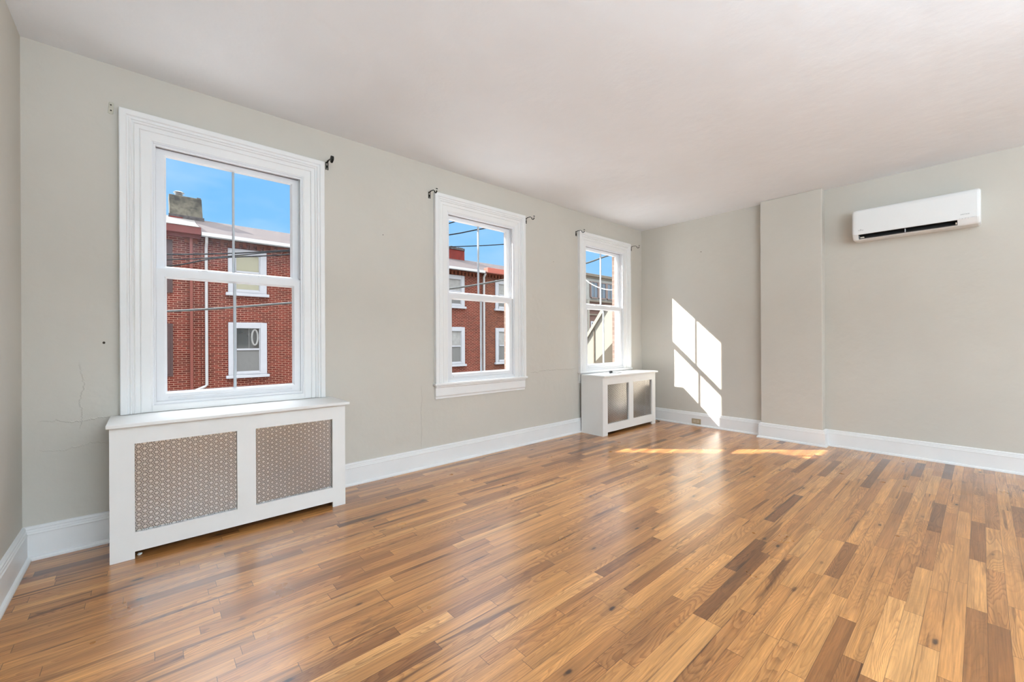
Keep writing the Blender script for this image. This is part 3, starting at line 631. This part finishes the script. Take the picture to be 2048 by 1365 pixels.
def roof(par, mat, full=None, front=None, rear=None):
    ys, yr, ye = FY - 0.32, FY + 2.5, FY + 5.3; yc = FY + 2.2; zc = 4.66 + 1.10 * (yc - ys) / (yr - ys)
    if full: MB().prism([(ys, 4.66), (yr, 5.76), (ye, 4.66), (ye, 4.63), (yr, 5.60), (ys, 4.63)], 0, *full).build('roof', mat, par)
    if front: MB().prism([(ys, 4.66), (yc, zc), (yc, zc - .1), (ys, 4.63)], 0, *front).build('roof', mat, par)
    if rear: MB().prism([(yc + .004, zc), (yr, 5.76), (ye, 4.66), (ye, 4.63), (yr, 5.60), (yc + .004, zc - .1)], 0, *rear).build('roof', mat, par)
hA = row_house('row_house', -9.0, 1.359, 'red brick house with brown shutters and red cornice at left, below the grey chimney', m_brick, m_flash)
hB = row_house('row_house', 1.359, 12.937, 'wide red brick row house with white gutter and white framed windows across the street', m_brick, m_roof)
hC = row_house('row_house', 12.937, 20.5, 'orange brown brick row house with salmon cornice seen through the middle window', m_brickc, m_roof)
roof(hA, m_flash, (-9, 0.61), front=(0.61, 1.355)); roof(hB, m_roof, (1.363, 12.08), front=(12.08, 12.933), rear=(0.62, 1.355)); roof(hC, m_roof, (12.941, 20.5), rear=(12.09, 12.933))
# cornices, gutters, corbels
def dentils(par, x0, x1, z):
    m = MB(); x = x0
    while x < x1 - 0.1: m.box(x, x + 0.105, FY - 0.13, FY + 0.01, z - 0.20, z); x += 0.213
    m.box(x0, x1, FY - 0.10, FY + 0.01, z - 0.07, z)
    m.build('corbel', m_corbel, par)
MB().box(-9.0, 1.35, FY - 0.33, FY, 4.62, 4.86).box(-9.0, 1.35, FY - 0.20, FY, 4.52, 4.64).build('cornice', m_redwood, hA, bevel=0.01)
MB().prism([(FY - 0.34, 4.86), (FY + 1.4, 5.38), (FY + 1.4, 5.28), (FY - 0.34, 4.84)], 0, -9.0, 1.30).build('roof_edge', m_flash, hA)
dentils(hB, 1.45, 12.80, 4.58)
MB().prism([(FY - 0.34, 4.715), (FY - 0.36, 4.60), (FY - 0.25, 4.585), (FY - 0.14, 4.60), (FY - 0.14, 4.715)], 0, 1.36, 12.93).build('gutter', m_gutter, hB)
MB().box(13.10, 20.5, FY - 0.33, FY, 4.64, 4.90).build('cornice', m_salmon, hC, bevel=0.01); dentils(hC, 13.12, 20.4, 4.64)
MB().box(1.065, 1.145, FY - 0.13, FY - 0.03, GZ, 4.55).build('downspout', m_browndown, hA, bevel=0.015)
MB().box(0.93, 1.28, FY - 0.10, FY, 4.36, 4.54).build('corbel', m_corbel, hA)
m = MB(); m.tube([(1.50, FY - 0.25, 4.60), (1.50, FY - 0.22, 4.42), (1.50, FY - 0.07, 4.27), (1.50, FY - 0.07, -0.27), (1.44, FY - 0.07, -0.32), (1.21, FY - 0.07, -0.42)], 0.05, 8, flat=(0.052, 0.042)); m.build('downspout', m_gutter, hB)
m = MB(); m.tube([(13.02, FY - 0.25, 4.60), (13.02, FY - 0.10, 4.40), (13.02, FY - 0.08, GZ)], 0.055, 8); m.build('downspout', m_gutter, hB)
# windows
for (x, st) in ((2.10, 'd'), (6.7, 'c'), (10.70, 'c')):
    far_window(hB, x, x + 1.15, ZU[0], ZU[1], 'blind' if st == 'd' else 'curtain'); far_window(hB, x, x + 1.15, ZL[0], ZL[1], 'dark' if st == 'd' else 'curtain'); far_window(hB, x, x + 1.15, ZG[0], ZG[1], 'dark')
for x in (13.83, 17.2):
    far_window(hC, x, x + 1.15, ZU[0], ZU[1], 'curtain'); far_window(hC, x, x + 1.15, ZL[0], ZL[1], 'curtain'); far_window(hC, x, x + 1.15, ZG[0], ZG[1], 'dark')
for x in (-0.93, -4.9):
    far_window(hA, x, x + 1.15, ZU[0] - .1, ZU[1], 'curtain'); far_window(hA, x, x + 1.15, ZL[0] + .05, ZL[1] - .05, 'curtain')
    for zz in ((2.72, 4.39), (0.07, 1.74)): shutters(hA, x + 1.16, x + 1.57, *zz); shutters(hA, x - 0.42, x - 0.01, *zz)
# chimneys (stand on the roofs, built into them)
m = MB(); m.loft([[(0.64, FY + 2.25, 4.9), (1.66, FY + 2.25, 4.9), (1.66, FY + 2.95, 4.9), (0.64, FY + 2.95, 4.9)], [(0.65, FY + 2.28, 6.0), (1.60, FY + 2.28, 6.0), (1.60, FY + 2.92, 6.0), (0.65, FY + 2.92, 6.0)],
                  [(0.63, FY + 2.3, 6.50), (1.575, FY + 2.3, 6.50), (1.575, FY + 2.9, 6.50), (0.63, FY + 2.9, 6.50)]]); c1 = m.build('chimney', m_stucco, hB, bevel=0.02); c1['_o'] = hB['_o']
MB().box(0.62, 1.65, FY + 2.215, FY + 2.3, 5.60, 5.78).build('tar_flashing', m_chimcap, c1, bevel=0.01)
MB().box(0.64, 1.02, FY + 2.208, FY + 2.24, 5.60, 5.69).build('red_patch', m_redchim, c1, bevel=0.01)
MB().box(1.44, 1.56, FY + 2.35, FY + 2.6, 6.5, 6.54).build('cap_stone', m_chimcap, c1)
MB().lathe([(0.10, 6.48), (0.10, 6.60), (0.13, 6.61), (0.09, 6.62), (0.09, 6.66), (0.17, 6.665), (0.12, 6.70), (0.01, 6.72)], (0.93, FY + 2.6, 0), 20).build('flue_cap', m_gutter, c1, smooth=True)
c2 = MB().box(12.1, 13.5, FY + 2.3, FY + 2.9, 4.9, 6.22).build('chimney', m_redchim, hC, bevel=0.01); c2['_o'] = hC['_o']
m = MB(); rnd = random.Random(2)
for k in range(12): m.box(12.1 + k * 0.117, 12.1 + k * 0.117 + 0.11, FY + 2.27, FY + 2.93, 6.22, 6.33 + 0.06 * rnd.random())
m.build('crumbling_cap', m_chimcap, c2)

# commercial building at the far end of the street (far window)
O = (27, FY, GZ); fb = empty('commercial_building', O); fb['_o'] = O; tag(fb, 'pale flat roofed building with blue window band seen through the far window', 'building')
MB().box(20.6, 34.0, FY, FY + 8, GZ, 3.80).build('wall', m_band, fb)
MB().box(20.6, 34.0, FY + .02, FY + 8, 3.80, 5.35).build('upper_wall', m_greystucco, fb)
MB().box(20.5, 34.1, FY - 0.12, FY + 8, 5.35, 5.52).box(20.5, 34.1, FY - 0.05, FY + 8, 5.24, 5.35).build('parapet', m_tan, fb, bevel=0.01)
for z in (3.7, 3.45, 3.15, 2.8): MB().box(20.6, 34.0, FY - 0.08, FY, z, z + 0.09).build('stone_band', m_tan, fb)
for k, x in enumerate((21.85, 22.75, 23.65, 24.55, 25.45)):
    f = MB(); f.box(x, x + 0.12, FY - 0.05, FY + .02, 3.98, 5.03).box(x + 0.78, x + 0.90, FY - 0.05, FY + .02, 3.98, 5.03).box(x + .12, x + .78, FY - 0.05, FY + .02, 3.92, 4.0).box(x + .12, x + .78, FY - 0.05, FY + .02, 4.98, 5.03)
    w = f.build('window', m_brownframe, fb); w['_o'] = fb['_o']; MB().box(x + 0.12, x + 0.78, FY - 0.02, FY + .01, 4.0, 4.98).build('pane', m_blueglass, w); MB().box(x + .42, x + .46, FY - .04, FY, 4.0, 4.98).build('muntin', m_screen, w)
for x in (21.9, 23.6, 25.3):
    w = MB().box(x, x + 0.9, FY - 0.05, FY + .01, 1.0, 2.4).build('window', m_winwhite, fb); w['_o'] = fb['_o']; MB().box(x + 0.1, x + 0.8, FY - 0.06, FY - .04, 1.1, 2.3).build('pane', m_darkglass, w)

# cream side wall building, and a dark block standing in for the shadow on it
O = (16, 9, GZ); cb = empty('cream_building', O); cb['_o'] = O; tag(cb, 'sunlit cream sided building with sloping roof line in the lower far window', 'building')
pr = [(6.0, GZ), (6.0, 2.50), (10.02, 2.48), (11.15, 1.02), (12.6, -0.95), (12.6, GZ)]
MB().prism(pr, 0, 14.0, 19.0).build('wall', m_siding, cb)
MB().prism([(10.02, 2.48), (10.04, 2.58), (10.14, 2.56), (12.72, -0.93), (12.6, -1.0), (11.15, 1.02)], 0, 13.9, 19.1).build('roof_edge', m_siding, cb)
MB().box(13.96, 14.0, 10.64, 10.69, GZ, 1.60).build('corner_board', m_tan, cb)
O = (13, 9.6, GZ); sh = empty('wall_shadow_block', O); sh['_o'] = O; tag(sh, 'dark slanted block standing in for the diagonal shadow on the cream wall', 'wall_shadow_block')
MB().prism([(7.6, GZ), (7.6, 2.15), (8.84, 1.015), (9.61, 0.30), (9.78, 0.14), (9.78, GZ)], 0, 12.6, 13.9).build('wall', m_wall_shadow, sh)  # the shadow block itself
tag(MB().box(19.45, 19.58, 15.26, 15.38, GZ, 3.52).build('cream_post', m_siding), 'thin cream post rising behind the roof line of the cream building', 'post')

# unseen gabled block, added and shaped to shade the two nearer windows
O = (-3.6, WY + 1.9, GZ); nb = empty('added_shade_gable', O); nb['_o'] = O; tag(nb, 'unseen gabled brick block added to shade the two nearer windows', 'house')
MB().prism([(-6.4, GZ), (-6.4, 4.7), (-3.6, 6.6), (-0.80, 5.18), (-0.80, GZ)], 1, WY + 0.24, WY + 3.5).build('wall', m_brick, nb)  # body of the added shade gable
MB().prism([(-6.5, 4.66), (-3.6, 6.6), (-0.76, 5.16), (-0.76, 5.26), (-3.6, 6.72), (-6.5, 4.76)], 1, WY + 0.24, WY + 3.55).build('roof', m_roof, nb)  # top of the added shade gable

# ground
tag(MB().box(-60, 90, WY + 0.215, FY + 60, GZ - 0.3, GZ - 0.12).build('street', m_street_bounce), kind='structure')
tag(MB().box(-60, 90, FY - 2.4, FY, GZ - 0.12, GZ).build('sidewalk_far', m_walk), kind='structure')
tag(MB().box(-60, 90, WY + 0.215, WY + 2.6, GZ - 0.12, GZ).build('sidewalk_near', m_walk), kind='structure')

# overhead cables
def cable(pts, r, mat, label, grp='overhead cables across the street'):
    P = [Vector(p) for p in pts]; Q = []
    n = len(P)
    E = [2 * P[0] - P[1]] + P + [2 * P[-1] - P[-2]]     # centripetal Catmull-Rom through the points
    for i in range(n - 1):
        p0, p1, p2, p3 = E[i:i + 4]; t0 = 0.0; t1 = t0 + (p1 - p0).length ** 0.5; t2 = t1 + (p2 - p1).length ** 0.5; t3 = t2 + (p3 - p2).length ** 0.5
        for k in range(8):
            t = t1 + (t2 - t1) * k / 8
            A1 = p0 * ((t1 - t) / (t1 - t0)) + p1 * ((t - t0) / (t1 - t0)); A2 = p1 * ((t2 - t) / (t2 - t1)) + p2 * ((t - t1) / (t2 - t1)); A3 = p2 * ((t3 - t) / (t3 - t2)) + p3 * ((t - t2) / (t3 - t2))
            B1 = A1 * ((t2 - t) / (t2 - t0)) + A2 * ((t - t0) / (t2 - t0)); B2 = A2 * ((t3 - t) / (t3 - t1)) + A3 * ((t - t1) / (t3 - t1))
            Q.append(B1 * ((t2 - t) / (t2 - t1)) + B2 * ((t - t1) / (t2 - t1)))
    Q.append(P[-1])
    o = MB().tube(Q, r, 6).build('utility_cable', mat, smooth=True); tag(o, label, 'cable', grp); return o
cable([(-12, 16.9, 1.3), (-6, 13.97, 1.45), (0.338, 11.5, 1.812), (2.554, 10.63, 2.057), (6.01, 9.29, 2.527), (7.43, 8.73, 2.834), (9.82, 7.80, 3.44), (10.49, 7.54, 3.70), (15, 5.8, 5.2), (20.5, 3.6, 6.4)], 0.026, m_cablegrey, 'thick weathered grey cable bundle crossing lower part of the nearest window')
cable([(-12, 16.9, 2.9), (0.34, 12.0, 3.108), (2.618, 11.11, 3.376), (6.27, 9.68, 4.072), (7.22, 9.31, 4.34), (12, 7.45, 5.4), (21.5, 3.6, 6.5)], 0.017, m_cable, 'topmost thin black cable, crossing the sky in the middle window')
cable([(-12, 16.9, 2.6), (0.353, 12.46, 3.056), (2.72, 11.54, 3.436), (6.52, 10.06, 3.843), (8.05, 9.46, 4.038), (13, 7.5, 4.9), (22.5, 3.6, 6.2)], 0.014, m_cable, 'thin dark cable passing the top of the red chimney in the middle window')
cable([(-12, 16.9, 2.0), (0.325, 11.5, 2.771), (1.14, 11.19, 2.995), (2.51, 10.65, 3.183), (4.4, 9.915, 3.62), (8.0, 8.2, 4.9), (21.0, 3.6, 6.3)], 0.015, m_cable, 'lowest of the thin black cables above the meeting rail of the nearest window')
cable([(11.5, 12.0, 6.0), (13.5, 12.0, 4.75), (15.109, 12.0, 3.923), (15.438, 12.0, 3.791), (16.004, 12.0, 3.66), (16.594, 12.0, 3.604), (17.3, 12.0, 3.63), (20.5, 12.0, 4.3)], 0.022, m_cablewhite, 'drooping white cable in front of the blue windows seen through the far window')
